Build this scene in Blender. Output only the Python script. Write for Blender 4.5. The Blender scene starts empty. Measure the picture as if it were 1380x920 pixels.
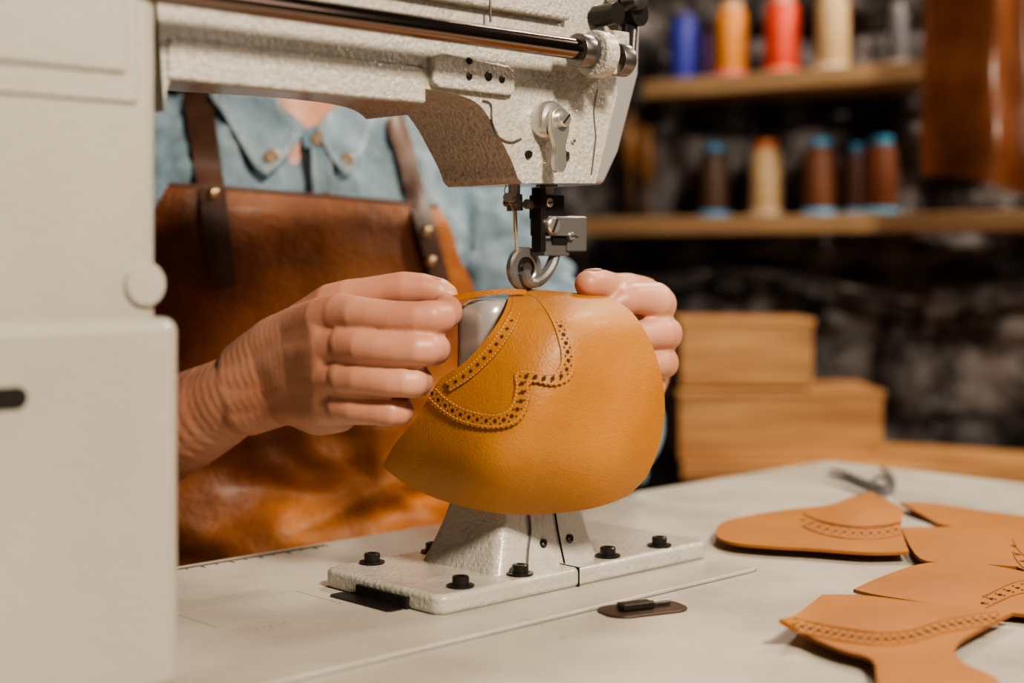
import bpy, bmesh, math, random
from mathutils import Vector, Matrix, noise
from mathutils.geometry import delaunay_2d_cdt
from mathutils.bvhtree import BVHTree
random.seed(4)
# ---------------------------------------------------------------- survey of the place (metres)
H=0.928; TZ=0.75; FPX=2000.0
U=Vector((0.722,0.692,0)).normalized(); V=Vector((-U.y,U.x,0)); O=Vector((0.004,0.83,0)); Zv=Vector((0,0,1))
def W(px,py,Y): return Vector(((px-690)*Y/FPX, Y, H+(350-py)*Y/FPX))
def T(px,py,h=0):
    Y=(H-TZ-h)*FPX/(py-350); return Vector(((px-690)*Y/FPX,Y,TZ+h))
def M(t,w,z): return Vector((O.x+t*U.x+w*V.x, O.y+t*U.y+w*V.y, z))
def FM(px,py,w):
    dx=(px-690)/FPX; Y=(w+O.dot(V))/(dx*V.x+V.y); return W(px,py,Y)
def tz(px,py,w):
    p=FM(px,py,w); return ((p-O).dot(U), p.z)
# ---------------------------------------------------------------- materials
def mat(name,c1,c2=None,scale=8,rough=.5,metal=0,bump=0,bscale=200,coat=0,sss=0,stretch=(1,1,1),lo=.35,hi=.65,detail=4,voro=False,r2=None,bdist=.001,c3=None,bump2=0,bscale2=20,bdist2=.004):
    m=bpy.data.materials.new(name); m.use_nodes=True; nt=m.node_tree; N=nt.nodes; L=nt.links
    b=N['Principled BSDF']; b.inputs['Base Color'].default_value=(*c1,1); b.inputs['Roughness'].default_value=rough; b.inputs['Metallic'].default_value=metal
    b.inputs['Coat Weight'].default_value=coat; b.inputs['Coat Roughness'].default_value=.2
    if sss: b.inputs['Subsurface Weight'].default_value=sss; b.inputs['Subsurface Scale'].default_value=.004; b.inputs['Subsurface Radius'].default_value=(1,.35,.2)
    tc=N.new('ShaderNodeTexCoord'); mp=N.new('ShaderNodeMapping'); mp.inputs['Scale'].default_value=stretch; L.new(tc.outputs['Object'],mp.inputs['Vector'])
    if c2:
        n=N.new('ShaderNodeTexNoise'); n.inputs['Scale'].default_value=scale; n.inputs['Detail'].default_value=detail; L.new(mp.outputs[0],n.inputs['Vector'])
        r=N.new('ShaderNodeValToRGB'); r.color_ramp.elements[0].position=lo; r.color_ramp.elements[1].position=hi
        r.color_ramp.elements[0].color=(*c1,1); r.color_ramp.elements[1].color=(*c2,1)
        if c3: e=r.color_ramp.elements.new((lo+hi)/2); e.color=(*c3,1)
        L.new(n.outputs['Fac'],r.inputs['Fac']); L.new(r.outputs['Color'],b.inputs['Base Color'])
        if r2 is not None:
            mr=N.new('ShaderNodeMapRange'); mr.inputs['From Min'].default_value=.3; mr.inputs['From Max'].default_value=.7
            mr.inputs['To Min'].default_value=rough; mr.inputs['To Max'].default_value=r2; L.new(n.outputs['Fac'],mr.inputs['Value']); L.new(mr.outputs[0],b.inputs['Roughness'])
    last=None
    for (st,sc,di,vo) in ((bump2,bscale2,bdist2,False),(bump,bscale,bdist,voro)):
        if not st: continue
        if vo: n2=N.new('ShaderNodeTexVoronoi'); out='Distance'
        else: n2=N.new('ShaderNodeTexNoise'); n2.inputs['Detail'].default_value=3; out='Fac'
        n2.inputs['Scale'].default_value=sc; L.new(tc.outputs['Object'],n2.inputs['Vector'])
        bp=N.new('ShaderNodeBump'); bp.inputs['Strength'].default_value=st; bp.inputs['Distance'].default_value=di
        L.new(n2.outputs[out],bp.inputs['Height'])
        if last: L.new(last.outputs[0],bp.inputs['Normal'])
        L.new(bp.outputs[0],b.inputs['Normal']); last=bp
    return m
PAINT=mat('machine_enamel_hammered',(.38,.365,.325),(.49,.475,.43),scale=340,rough=.12,bump=.85,bscale=430,bdist=.0020,coat=.7,detail=2,lo=.3,hi=.6)
PAINTP=mat('machine_enamel_post',(.42,.405,.36),(.48,.465,.415),scale=60,rough=.22,bump=.6,bscale=380,bdist=.0016,coat=.4,detail=3)
PAINT2=mat('machine_enamel_smooth',(.37,.355,.31),(.41,.395,.35),scale=10,rough=.25,bump=.5,bscale=330,coat=.4,bump2=.2,bscale2=40,bdist2=.002)
TABLE=mat('table_laminate',(.37,.345,.30),(.47,.445,.39),scale=11,rough=.25,bump=.35,bscale=300,r2=.42,detail=12,lo=.30,hi=.55)
STEEL=mat('steel',(.66,.64,.60),rough=.28,metal=.85,bump=.05,bscale=300)
BRUSH=mat('brushed_steel',(.42,.41,.40),rough=.28,metal=.3,bump=.08,bscale=500,coat=.4)
DSTEEL=mat('dark_steel',(.20,.19,.18),rough=.32,metal=.9)
GUN=mat('gunmetal',(.26,.26,.265),rough=.30,metal=.7,bump=.1,bscale=500)
BLACK=mat('black_oxide',(.022,.020,.019),rough=.33,metal=.4)
HOLE=mat('hole_dark',(.006,.004,.003),rough=.9)
TAN=mat('tan_leather',(.36,.137,.017),(.48,.200,.032),scale=13,rough=.42,bump=.6,bscale=1000,bdist=.0007,r2=.58,coat=.03,detail=10,lo=.28,hi=.70,bump2=.3,bscale2=70,bdist2=.0022)
TAN2=mat('tan_leather_offcut',(.29,.100,.007),(.38,.145,.012),scale=16,rough=.55,bump=.6,bscale=1000,bdist=.0007,r2=.66,detail=10,lo=.28,hi=.70,bump2=.3,bscale2=60,bdist2=.0022)
TANE=mat('tan_leather_edge',(.20,.065,.010),(.28,.10,.016),scale=30,rough=.6,bump=.2,bscale=900,bdist=.0005)
THREAD=mat('stitch_thread',(.62,.36,.12),rough=.7)
PUNCH=mat('punch_hole',(.05,.014,.004),rough=.9)
SKIN=mat('skin',(.45,.185,.115),(.60,.31,.21),scale=18,rough=.44,bump=.22,bscale=800,sss=.12,bdist=.0004,detail=4,lo=.28,hi=.66)
NAIL=mat('nail',(.56,.30,.22),rough=.28)
DENIM=mat('chambray_shirt',(.125,.205,.265),(.25,.345,.41),scale=26,rough=.88,bump=1,bscale=800,bdist=.0010,detail=12,lo=.32,hi=.68,bump2=.7,bscale2=34,bdist2=.012)
DSTITCH=mat('shirt_stitch',(.55,.62,.66),rough=.9)
APRON=mat('apron_leather',(.050,.014,.005),(.52,.185,.038),scale=6.0,rough=.38,bump=.7,bscale=330,coat=.04,lo=.35,hi=.61,detail=12,c3=(.21,.062,.014),bump2=.6,bscale2=34,bdist2=.005,r2=.54,bdist=.0014)
STRAP=mat('strap_leather',(.055,.025,.016),(.10,.05,.032),scale=20,rough=.5,bump=.25,bscale=500)
BRASS=mat('brass',(.62,.44,.26),rough=.3,metal=1)
BUTTON=mat('button',(.40,.30,.20),rough=.25,metal=.5)
WOOD=mat('shelf_wood',(.26,.155,.075),(.40,.26,.135),scale=6,rough=.6,stretch=(2,2,22),bump=.15,bscale=80)
BOXW=mat('crate_wood',(.36,.17,.06),(.56,.30,.115),scale=5,rough=.5,stretch=(1.2,1.2,18),bump=.15,bscale=80)
STONE=mat('painted_stone',(.028,.025,.026),(.30,.28,.285),scale=13,rough=.28,bump=1,bscale=60,bdist=.007,lo=.45,hi=.74,detail=9,r2=.6,bump2=.9,bscale2=16,bdist2=.03)
FLOORM=mat('floor_concrete',(.06,.05,.045),(.10,.085,.07),scale=5,rough=.7,bump=.2,bscale=30)
CEILM=mat('ceiling_paint',(.12,.11,.10),rough=.9)
TROUS=mat('trousers_cloth',(.02,.025,.04),rough=.9,bump=.3,bscale=500)
HAIR=mat('hair',(.05,.025,.012),(.09,.045,.02),scale=60,rough=.5,stretch=(1,1,.1),bump=.5,bscale=300)
EYE=mat('eye',(.75,.73,.7),rough=.15)
# ---------------------------------------------------------------- mesh helpers
def mk(name,vf,m,parent=None,smooth=True,bevel=0,seg=2,ang=35,solid=0,soff=0):
    v,f=vf; me=bpy.data.meshes.new(name); me.from_pydata([tuple(p) for p in v],[],f); me.update()
    bm=bmesh.new(); bm.from_mesh(me)
    if not solid: bmesh.ops.recalc_face_normals(bm,faces=bm.faces)
    bm.to_mesh(me); bm.free()
    ob=bpy.data.objects.new(name,me); bpy.context.scene.collection.objects.link(ob); me.materials.append(m)
    if smooth:
        me.polygons.foreach_set('use_smooth',[True]*len(me.polygons))
        try: me.set_sharp_from_angle(angle=math.radians(ang))
        except Exception: pass
    if solid:
        s=ob.modifiers.new('s','SOLIDIFY'); s.thickness=solid; s.offset=soff
        es=ob.modifiers.new('es','EDGE_SPLIT'); es.split_angle=math.radians(50)
        if m in (TAN,TAN2): me.materials.append(TANE); s.material_offset_rim=1
    if bevel:
        b=ob.modifiers.new('b','BEVEL'); b.width=bevel; b.segments=seg; b.limit_method='ANGLE'; b.angle_limit=math.radians(30); b.harden_normals=True
    if parent: adopt(ob,parent)
    return ob
def adopt(ob,parent):
    ob.parent=parent; ob.matrix_parent_inverse=Matrix.Translation(-parent.location)
def empty(name,loc):
    e=bpy.data.objects.new(name,None); e.empty_display_size=.05; e.location=loc; bpy.context.scene.collection.objects.link(e); return e
def join(*gs):
    v=[];f=[]
    for g in gs:
        k=len(v); v+=list(g[0]); f+=[[i+k for i in q] for q in g[1]]
    return v,f
def prism(pts,vec):
    n=len(pts); v=[Vector(p) for p in pts]+[Vector(p)+vec for p in pts]
    f=[list(range(n))[::-1],list(range(n,2*n))]+[[i,(i+1)%n,n+(i+1)%n,n+i] for i in range(n)]
    return v,f
def box(c,ax,ay,az,hx,hy,hz):
    c=Vector(c); p=[c-ax*hx-ay*hy-az*hz,c+ax*hx-ay*hy-az*hz,c+ax*hx+ay*hy-az*hz,c-ax*hx+ay*hy-az*hz]
    return prism(p,az*2*hz)
def mbox(t0,t1,w0,w1,z0,z1):
    return prism([M(t0,w0,z0),M(t1,w0,z0),M(t1,w1,z0),M(t0,w1,z0)],Zv*(z1-z0))
def frame(ax):
    ax=ax.normalized(); r=Vector((0,0,1)) if abs(ax.z)<.9 else Vector((1,0,0)); a=ax.cross(r).normalized(); return a,ax.cross(a).normalized()
def lathe(prof,o,ax,n=32,closed=False):
    a,b=frame(ax); ax=ax.normalized(); v=[];f=[]; m=len(prof)
    for i in range(n):
        th=2*math.pi*i/n; d=a*math.cos(th)+b*math.sin(th)
        for r,h in prof: v.append(o+ax*h+d*r)
    for i in range(n):
        j=(i+1)%n
        for k in range(m if closed else m-1):
            l=(k+1)%m; f.append([i*m+k,j*m+k,j*m+l,i*m+l])
    if not closed:
        f.append([i*m for i in range(n)][::-1]); f.append([i*m+m-1 for i in range(n)])
    return v,f
def cyl(p0,p1,r0,r1=None,n=28):
    r1=r0 if r1 is None else r1; d=p1-p0; return lathe([(r0,0),(r1,d.length)],p0,d,n)
def rrect(x0,x1,y0,y1,r,n=6):
    o=[]
    for cx,cy,a in ((x1-r,y1-r,0),(x0+r,y1-r,90),(x0+r,y0+r,180),(x1-r,y0+r,270)):
        for i in range(n+1):
            th=math.radians(a+90*i/n); o.append((cx+r*math.cos(th),cy+r*math.sin(th)))
    return o
def cat(pts,n=6,closed=True):
    o=[];k=len(pts); rng=range(k) if closed else range(k-1)
    g=(lambda i:pts[i%k]) if closed else (lambda i:pts[max(0,min(k-1,i))])
    for i in rng:
        p0,p1,p2,p3=g(i-1),g(i),g(i+1),g(i+2)
        if tuple(p1)==tuple(p2): continue
        for j in range(n):
            t=j/n
            o.append(tuple(.5*((2*p1[c])+(-p0[c]+p2[c])*t+(2*p0[c]-5*p1[c]+4*p2[c]-p3[c])*t*t+(-p0[c]+3*p1[c]-3*p2[c]+p3[c])*t**3) for c in range(len(p1))))
    if not closed: o.append(tuple(pts[-1]))
    return o
def sharp(pts):
    o=[]
    for p in pts:
        o.append(p[:2])
        if len(p)>2: o.append(p[:2])
    return o
def tube(pts,r,n=10,closed=False):
    v=[];f=[];k=len(pts); rr=r if isinstance(r,(list,tuple)) else [r]*k; pa=None
    for i,p in enumerate(pts):
        d=(pts[min(i+1,k-1)]-pts[max(i-1,0)]).normalized()
        if pa is None: pa,_=frame(d)
        pa=(pa-d*pa.dot(d)).normalized(); b=d.cross(pa)
        for j in range(n):
            th=2*math.pi*j/n; v.append(p+(pa*math.cos(th)+b*math.sin(th))*rr[i])
    for i in range(k-1):
        for j in range(n): f.append([i*n+j,i*n+(j+1)%n,(i+1)*n+(j+1)%n,(i+1)*n+j])
    f.append(list(range(n))[::-1]); f.append([(k-1)*n+j for j in range(n)])
    return v,f
def resample(poly,step,closed=True):
    o=[];k=len(poly)
    for i in range(k if closed else k-1):
        a=Vector(poly[i]);b=Vector(poly[(i+1)%k])
        if (b-a).length<1e-6: continue
        m=max(1,int(math.ceil((b-a).length/step)))
        for j in range(m): o.append(tuple(a.lerp(b,j/m)))
    if not closed:o.append(tuple(poly[-1]))
    return o
def inside(x,y,poly):
    c=False;j=len(poly)-1
    for i in range(len(poly)):
        xi,yi=poly[i];xj,yj=poly[j]
        if (yi>y)!=(yj>y) and x<(xj-xi)*(y-yi)/(yj-yi)+xi: c=not c
        j=i
    return c
def fill(poly,step):
    b=resample(poly,step); nb=len(b); pts=[Vector(p) for p in b]
    xs=[p[0] for p in b];ys=[p[1] for p in b]; y=min(ys)+step*.5;row=0
    bb=[Vector(p) for p in b]
    while y<max(ys):
        x=min(xs)+step*(.5 if row%2 else 0)
        while x<max(xs):
            if inside(x,y,poly):
                q=Vector((x,y))
                if min((q-c).length_squared for c in bb)>(step*.55)**2: pts.append(q)
            x+=step
        y+=step*.87; row+=1
    r=delaunay_2d_cdt(pts,[(i,(i+1)%nb) for i in range(nb)],[list(range(nb))],1,1e-5)
    return [tuple(p) for p in r[0]],[list(q) for q in r[2]]
_ico=None
def ico():
    global _ico
    if _ico is None:
        bm=bmesh.new(); bmesh.ops.create_icosphere(bm,subdivisions=3,radius=1); _ico=([v.co.copy() for v in bm.verts],[[v.index for v in f.verts] for f in bm.faces]); bm.free()
    return _ico
def sph(c,r,sc=None):
    iv,jf=ico()
    if sc is None: return [c+p*r for p in iv],jf
    a,b,n,(sa,sb,sn)=sc; return [c+a*(p.x*sa)+b*(p.y*sb)+n*(p.z*sn) for p in iv],jf
def chain_geo(ch):
    gs=[]
    for (p,r),(q,s) in zip(ch[:-1],ch[1:]):
        d=(q-p).length; m=max(1,int(d/(min(r,s)*.28)))
        for i in range(m+1):
            k=i/m; gs.append(sph(p.lerp(q,k),r+(s-r)*k))
    return gs
def blob(name,chains,vox,sm,m,parent=None,extra=(),sf=.5):
    gs=list(extra)
    for c in chains: gs+=chain_geo(c)
    ob=mk(name,join(*gs),m,parent,smooth=True,ang=180)
    r=ob.modifiers.new('r','REMESH'); r.mode='VOXEL'; r.voxel_size=vox; r.use_smooth_shade=True
    if sm: s=ob.modifiers.new('sm','SMOOTH'); s.factor=sf; s.iterations=sm
    return ob
# ================================================================= ROOM
A=Vector((.831,-.556,0)).normalized(); WN=Vector((A.y,-A.x,0)); WO=Vector((.25,2.32,0)); X_=Vector((1,0,0)); Y_=Vector((0,1,0))
def wall_pt(px,off,z=0):
    o=WO+WN*off; k=(px-690)/FPX; s=(k*o.y-o.x)/(A.x-k*A.y); p=o+A*s; return Vector((p.x,p.y,z))
def wall_s(px,off): return (wall_pt(px,off)-WO).dot(A)
v=[];f=[];ns=330;nz=190;s0,s1=-2.6,1.8
for i in range(ns+1):
    s=s0+(s1-s0)*i/ns
    for j in range(nz+1):
        z=2.7*j/nz; r=z/.115; row=math.floor(r); c=s/.27+.5*(row%2)+.25*noise.noise((row*3.1,0,0))
        e=min((r-row),1-(r-row))*.115; e2=(c-math.floor(c)); e2=min(e2,1-e2)*.27
        wob=.012*noise.noise((s*9,z*9,2)); k=min(1,max(0,(min(e,e2)+wob)/.022)); k=k*k*(3-2*k)
        d=.024*k+.026*noise.fractal((s*11,z*11,0),1,2,4)+.016*noise.noise((row*7.3,math.floor(c)*3.7,5))
        v.append(WO+A*s+WN*(d-.035)+Zv*z)
for i in range(ns):
    for j in range(nz): f.append([i*(nz+1)+j,(i+1)*(nz+1)+j,(i+1)*(nz+1)+j+1,i*(nz+1)+j+1])
mk('wall_back',(v,f),STONE,ang=180)
c0=WO+A*s0
mk('floor',box((0.1,.6,-.03),A,WN,Zv,2.6,2.6,.03),FLOORM,smooth=False)
mk('ceiling',box((0.1,.6,2.73),A,WN,Zv,2.6,2.6,.03),CEILM,smooth=False)
mk('wall_left',box(c0+WN*1.9+Zv*1.35-A*.03,A,WN,Zv,.03,1.95,1.35),STONE,smooth=False)
def shelf(sa,sb,z,name):
    return mk(name,box(WO+A*(sa+sb)/2+WN*.060+Zv*(z-.013),A,WN,Zv,(sb-sa)/2,.070,.013),WOOD,bevel=.002)
shelf(wall_s(866,.13),wall_s(1247,.13),1.193,'wall_shelf')
shelf(wall_s(775,.13),.95,.991,'wall_shelf')
def spool(px,z,h,r,col,cap,top=None):
    p=wall_pt(px,.085,z); e=empty('thread_spool',p); n=e.name
    cm=mat('thread_'+n,tuple(c*.7 for c in col),col,scale=500,rough=.55,stretch=(.02,.02,1),bump=.5,bscale=300)
    pm=mat('cap_'+n,cap,rough=.35)
    mk('base_flange',lathe([(r*.3,0),(r*1.15,0),(r*1.15,h*.045),(r*.9,h*.07),(r*.3,h*.07)],p,Zv),pm,e)
    mk('thread_body',lathe([(r*.3,h*.05),(r*.95,h*.06),(r,h*.09),(r*.98,h*.5),(r*.94,h*.82),(r*.86,h*.87),(r*.6,h*.885),(r*.3,h*.885)],p,Zv),cm,e)
    pm2=mat('topcap_'+n,top or cap,rough=.35)
    mk('top_core',lathe([(r*.2,h*.86),(r*.60,h*.87),(r*.70,h*.90),(r*.68,h*.99),(r*.55,h*1.0),(r*.25,h*1.0)],p,Zv),pm2,e)
Z1=1.194;Z2=.992
spool(922,Z1,.100,.0235,(.03,.04,.34),(.02,.03,.20))
spool(985,Z1,.112,.0245,(.68,.25,.04),(.6,.15,.2),(.55,.35,.2))
spool(1054,Z1,.113,.0250,(.74,.07,.03),(.7,.2,.15),(.6,.3,.2))
spool(1122,Z1,.112,.0240,(.55,.38,.20),(.6,.5,.4))
spool(1210,Z1,.085,.0130,(.16,.16,.18),(.4,.4,.4))
spool(955,Z1,.07,.012,(.08,.03,.12),(.1,.05,.1))
spool(963,Z2,.107,.0225,(.07,.035,.02),(.04,.24,.50))
spool(1032,Z2,.108,.0235,(.52,.36,.20),(.4,.32,.24),(.6,.16,.03))
spool(1105,Z2,.108,.0235,(.15,.05,.02),(.06,.32,.58))
spool(1155,Z2,.098,.0170,(.06,.02,.015),(.05,.22,.42))
spool(1187,Z2,.106,.0230,(.18,.055,.02),(.08,.38,.62))
def hide(name,px0,px1,Y,ztop,zbot,m,seed=0):
    v=[];f=[];n=70;k=44; xa=(px0-690)*Y/FPX; xb=(px1-690)*Y/FPX
    for i in range(n+1):
        a=i/n
        for j in range(k+1):
            b=j/k; z=ztop+(zbot-ztop+.012*math.sin(a*7+seed))*b
            x=xa+a*(xb-xa)*(.90+.10*b)
            d=.030*math.sin(a*11+seed+b*.5)*(.6+.4*b)+.02*noise.noise((a*6,b*3,seed))
            v.append(Vector((x,Y+d-.3*(x-xa),z)))
    for i in range(n):
        for j in range(k): f.append([i*(k+1)+j,(i+1)*(k+1)+j,(i+1)*(k+1)+j+1,i*(k+1)+j+1])
    return mk(name,(v,f),m,solid=.003,ang=180)
HIDE=mat('hanging_hide',(.06,.018,.008),(.20,.07,.026),scale=7,rough=.3,bump=.3,bscale=150,coat=.15,detail=8)
hide('hanging_leather_hide',1250,1500,1.78,1.36,1.018,HIDE,1.4)
mk('hide_rail',cyl(Vector((.48,1.778,1.372)),Vector((1.0,1.62,1.372)),.008),WOOD)
AW=mat('awl_wood',(.20,.085,.02),(.28,.13,.04),scale=30,rough=.4)
for i,px in enumerate((850,872)):
    p=wall_pt(px,.03,1.16-.02*i)
    mk('hanging_awl',join(lathe([(.003,0),(.010,-.01),(.015,-.05),(.010,-.085),(.006,-.09),(.0025,-.10),(.002,-.16)],p,Zv,20)),AW)
cp=[wall_pt(px,.045+.01*math.sin(px),H+(350-py)*wall_pt(px,.045).y/FPX) for px,py in cat([(720,372),(850,378),(960,368),(1060,372),(1160,392),(1260,408),(1420,402),(1600,395)],5,False)]
mk('wall_cable',tube(cp,.006),mat('cable_rubber',(.07,.062,.06),rough=.4))
def crate(px0,px1,z0,z1,Y,depth):
    xa=(px0-690)*Y/FPX; xb=(px1-690)*Y/FPX; hw=(xb-xa)/2
    c=Vector(((xa+xb)/2,Y+depth/2,0)); e=empty('wooden_crate',c+Zv*z0); h=z1-z0; F_=Vector((0,-1,0))
    for nm,g in (('front',box(c+F_*(depth/2-.006)+Zv*(z0+h/2),X_,F_,Zv,hw,.006,h/2)),('back',box(c-F_*(depth/2-.006)+Zv*(z0+h/2),X_,F_,Zv,hw,.006,h/2)),
      ('lid',box(c+Zv*(z1-.003),X_,F_,Zv,hw+.003,depth/2+.003,.004)),('side_a',box(c-X_*(hw-.006)+Zv*(z0+h/2),X_,F_,Zv,.006,depth/2-.012,h/2-.004)),('side_b',box(c+X_*(hw-.006)+Zv*(z0+h/2),X_,F_,Zv,.006,depth/2-.012,h/2-.004)),('bottom',box(c+Zv*(z0+.006),X_,F_,Zv,hw-.012,depth/2-.012,.005))):
        mk(nm,g,BOXW,e,bevel=.0015)
    mk('nail_heads',join(*[cyl(c+X_*hw*k+F_*(depth/2)+Zv*(z0+h*j),c+X_*hw*k+F_*(depth/2+.002)+Zv*(z0+h*j),.0022,n=10) for j in (.2,.8) for k in (-.92,.92)]),BRASS,e)
CY=1.84
BZ=H-(622-350)*CY/FPX
crate(915,1190,BZ+.001,BZ+.087,CY,.15)
crate(917,1096,BZ+.0925,BZ+.176,CY+.005,.13)
e=empty('workbench',Vector((.6,1.95,0)))
bp0=[Vector(p) for p in ((.208,1.825,0),(.66,1.76,0),(1.25,1.30,0),(1.50,1.40,0),(.30,2.18,0))]
mk('bench_top',prism([p+Zv*(BZ-.020) for p in bp0],Zv*.0195),BOXW,e,bevel=.002)
for p in ((.27,1.90),(.66,1.82),(1.2,1.40),(.36,2.08),(1.36,1.45)): mk('leg',box(Vector((p[0],p[1],(BZ-.020)/2)),X_,Y_,Zv,.022,.022,(BZ-.020)/2),BOXW,e)
# ================================================================= TABLE
K=Vector((.28,1.32,0)); tK=(K-O).dot(U); wK=(K-O).dot(V)
te=empty('sewing_table',M(0,0,TZ))
plan=rrect(tK-1.25,tK,wK-.68,wK,.012)
mk('table_top',prism([M(a,b,TZ-.035) for a,b in plan],Zv*.035),TABLE,te,bevel=.003)
for a in (tK-1.19,tK-.06):
    for b in (wK-.62,wK-.06):
        mk('leg',box(M(a,b,(TZ-.035)/2),U,V,Zv,.02,.02,(TZ-.035)/2),DSTEEL,te)
INK=mat('ruler_ink',(.07,.055,.045),rough=.8)
SCUFF=mat('table_scuff',(.24,.22,.19),rough=.6)
gs=[]
for i in range(420):
    t=tK-.95+.002*i
    if t>-.02: break
    l=.009 if i%10==0 else (.006 if i%5==0 else .004)
    gs.append(mbox(t,t+.0008,wK-.008-l,wK-.008,TZ+.0000,TZ+.0003))
mk('ruler_marks',join(*gs),INK,te,smooth=False)
gs=[]
for i in range(90):
    t=random.uniform(-.05,tK-.03); w_=random.uniform(wK-.45,wK-.02); a=random.uniform(0,3.14); l=random.uniform(.004,.03)
    if w_>-.09 and t<.125 and w_<.08: continue
    p0=M(t,w_,TZ+.0001); p1=p0+Vector((math.cos(a),math.sin(a),0))*l; q1=p0.lerp(p1,.5)+Vector((random.uniform(-.001,.001),random.uniform(-.001,.001),0))
    gs.append(tube([p0,q1,p1],[.00008,.00022,.00008],5))
mk('scratches',join(*gs),SCUFF,te)
# ================================================================= MACHINE
me_=empty('sewing_machine',M(0,0,TZ))
mc=lambda n,g,m,**k: mk(n,g,m,me_,**k)
def planz(pts,z0,z1): return prism([M(a,b,z0) for a,b in pts],Zv*(z1-z0))
mc('column_lower',planz(rrect(-.47,-.2500,-.062,.07,.012,8),TZ+.002,.9045),PAINT2,bevel=.006,seg=4)
mc('column_upper',planz(rrect(-.47,-.2570,-.054,.062,.010,8),.900,1.14),PAINT2,bevel=.003)
mc('column_panel',planz(rrect(-.47,-.274,-.0575,-.05,.003),1.003,1.12),PAINT2,bevel=.002,seg=3)
mc('column_panel_rim',planz(rrect(-.47,-.268,-.0555,-.05,.003),.992,1.125),PAINT2,bevel=.0012,seg=3)
p=FM(194,383,-.054); mc('column_plug',lathe([(0.002,-.002),(.0092,-.002),(.0092,.0014),(.0084,.0024),(.002,.0026)],p,-V,40),PAINT2)
t_,z_=tz(12,537,-.062)
mc('column_slot',prism([M(a,-.0625,b) for a,b in rrect(t_-.02,t_+.0072,z_-.0042,z_+.0042,.0040)],V*.003),HOLE)
prof=[tz(x,y,-.03) for x,y in cat([(222,150),(227,112),(245,99),(290,97),(400,105),(520,114),(600,124),(640,137),(660,160),(676,190),(690,218),(698,240)],4,False)]
prof+=[tz(704,247,-.03),tz(803,247,-.03),tz(832,128,-.03)]
tl=prof[0][0]; tr=prof[-1][0]+.001
mc('arm_front',prism([M(a,-.03,b) for a,b in prof+[(tr+.002,1.12),(tl-.01,1.12)]],V*.06),PAINT,bevel=.003,seg=3)
arm=[(a,b) for a,b in prof if a<tz(655,150,-.03)[0]]
mc('arm_body',prism([M(a,-.024,b+.0015) for a,b in arm]+[M(arm[-1][0]+.004,-.024,1.118),M(tl-.008,-.024,1.118)],V*.092),PAINT,bevel=.005,seg=3)
hp=[tz(700,243,-.022),tz(815,249,-.022),tz(835,205,-.022),tz(862,100,-.022),(tz(868,20,-.022)[0],1.115),(tz(700,20,-.022)[0],1.115)]
mc('head_end_cover',prism([M(a,-.022,b) for a,b in hp],V*.05),mat('end_cover_enamel_shaded',(.25,.255,.25),rough=.3,bump=.3,bscale=300),bevel=.003,seg=3)  # enamel darkened and greyed: the cover's shade is put into its colour
def onface(px,py,w=-.03): return FM(px,py,w)
def screw(px,py,r=.0028,w=-.03,m=BLACK,ang=.6,h=.002):
    c=onface(px,py,w); g=lathe([(r*.2,-.001),(r,-.001),(r,h*.7),(r*.8,h),(r*.2,h)],c,-V,24)
    mc('screw',g,m)
    d=(U*math.cos(ang)+Zv*math.sin(ang)); q=-V
    mc('screw_slot',box(c+q*h,d,q.cross(d),q,r*.85,r*.16,.0003),HOLE,smooth=False)
pA=FM(775,66,-.052)
mc('drive_shaft',cyl(pA+U*.035,pA-U*.32,.0056,n=40),mat('shaft_steel',(.22,.17,.15),rough=.14,metal=1))
mc('shaft_collar',lathe([(.003,-.004),(.0085,-.004),(.009,-.003),(.009,.006),(.0085,.007),(.003,.007)],FM(783,68,-.052),U,40),DSTEEL)
mc('shaft_bracket',join(lathe([(.003,0),(.0118,0),(.0128,.001),(.0128,.009),(.0118,.010),(.003,.010)],FM(797,72,-.052),U,40),
   box(FM(806,74,-.040)+U*.004,U,V,Zv,.0065,.014,.012)),PAINT,bevel=.001)
mc('shaft_nut',lathe([(.003,0),(.0085,0),(.009,.001),(.009,.008),(.0075,.010),(.003,.010)],FM(828,80,-.052),U,24),DSTEEL)
mc('link_rod',cyl(FM(845,84,-.05),FM(850,20,-.035),.0045),BLACK)
mc('link_joint',join(lathe([(.002,-.006),(.007,-.006),(.007,.006),(.002,.006)],FM(852,20,-.04),V,24),lathe([(.002,-.008),(.006,-.008),(.006,.008),(.002,.008)],FM(818,20,-.04),V,24)),BLACK)
mc('tension_disc',join(lathe([(.002,0),(.011,0),(.012,.002),(.009,.004),(.002,.004)],FM(838,2,-.036),-V,32),lathe([(.002,.004),(.008,.006),(.006,.014),(.002,.015)],FM(838,2,-.036),-V,32)),DSTEEL)
mc('arm_upper_cover',prism([M(tl+.001,-.036,z) for z in (1.058,1.112)]+[M(tz(770,20,-.036)[0],-.036,z) for z in (1.112,1.058)],V*.008),PAINT,bevel=.002,seg=3)
mc('arm_lower_ledge',prism([M(tl+.001,-.0318,z) for z in (1.006,1.024)]+[M(tz(575,75,-.0318)[0],-.0318,z) for z in (1.024,1.006)],V*.006),PAINT,bevel=.0016,seg=3)
pl=[tz(x,y,-.031) for x,y in ((579,76),(579,112),(588,118),(680,129),(689,126),(689,96),(680,89),(592,72))]
mc('cover_plate',prism([M(a,-.0342,b) for a,b in pl],V*.005),PAINT,bevel=.0012,seg=3)
for x,y in ((632,82),(632,103),(658,103),(676,107)): screw(x,y,.0019 if x!=658 else .0024,-.0342,BLACK,h=.0008)
gp=[FM(x,y,-.0302) for x,y in cat([(650,136),(661,141),(663,165),(672,185),(688,192),(702,187)],5,False)]
mc('face_groove',tube(gp,.0007,6),DSTEEL)
gp=[FM(x,y,-.0302) for x,y in ((806,120),(800,150),(803,185),(797,235))]
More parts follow.
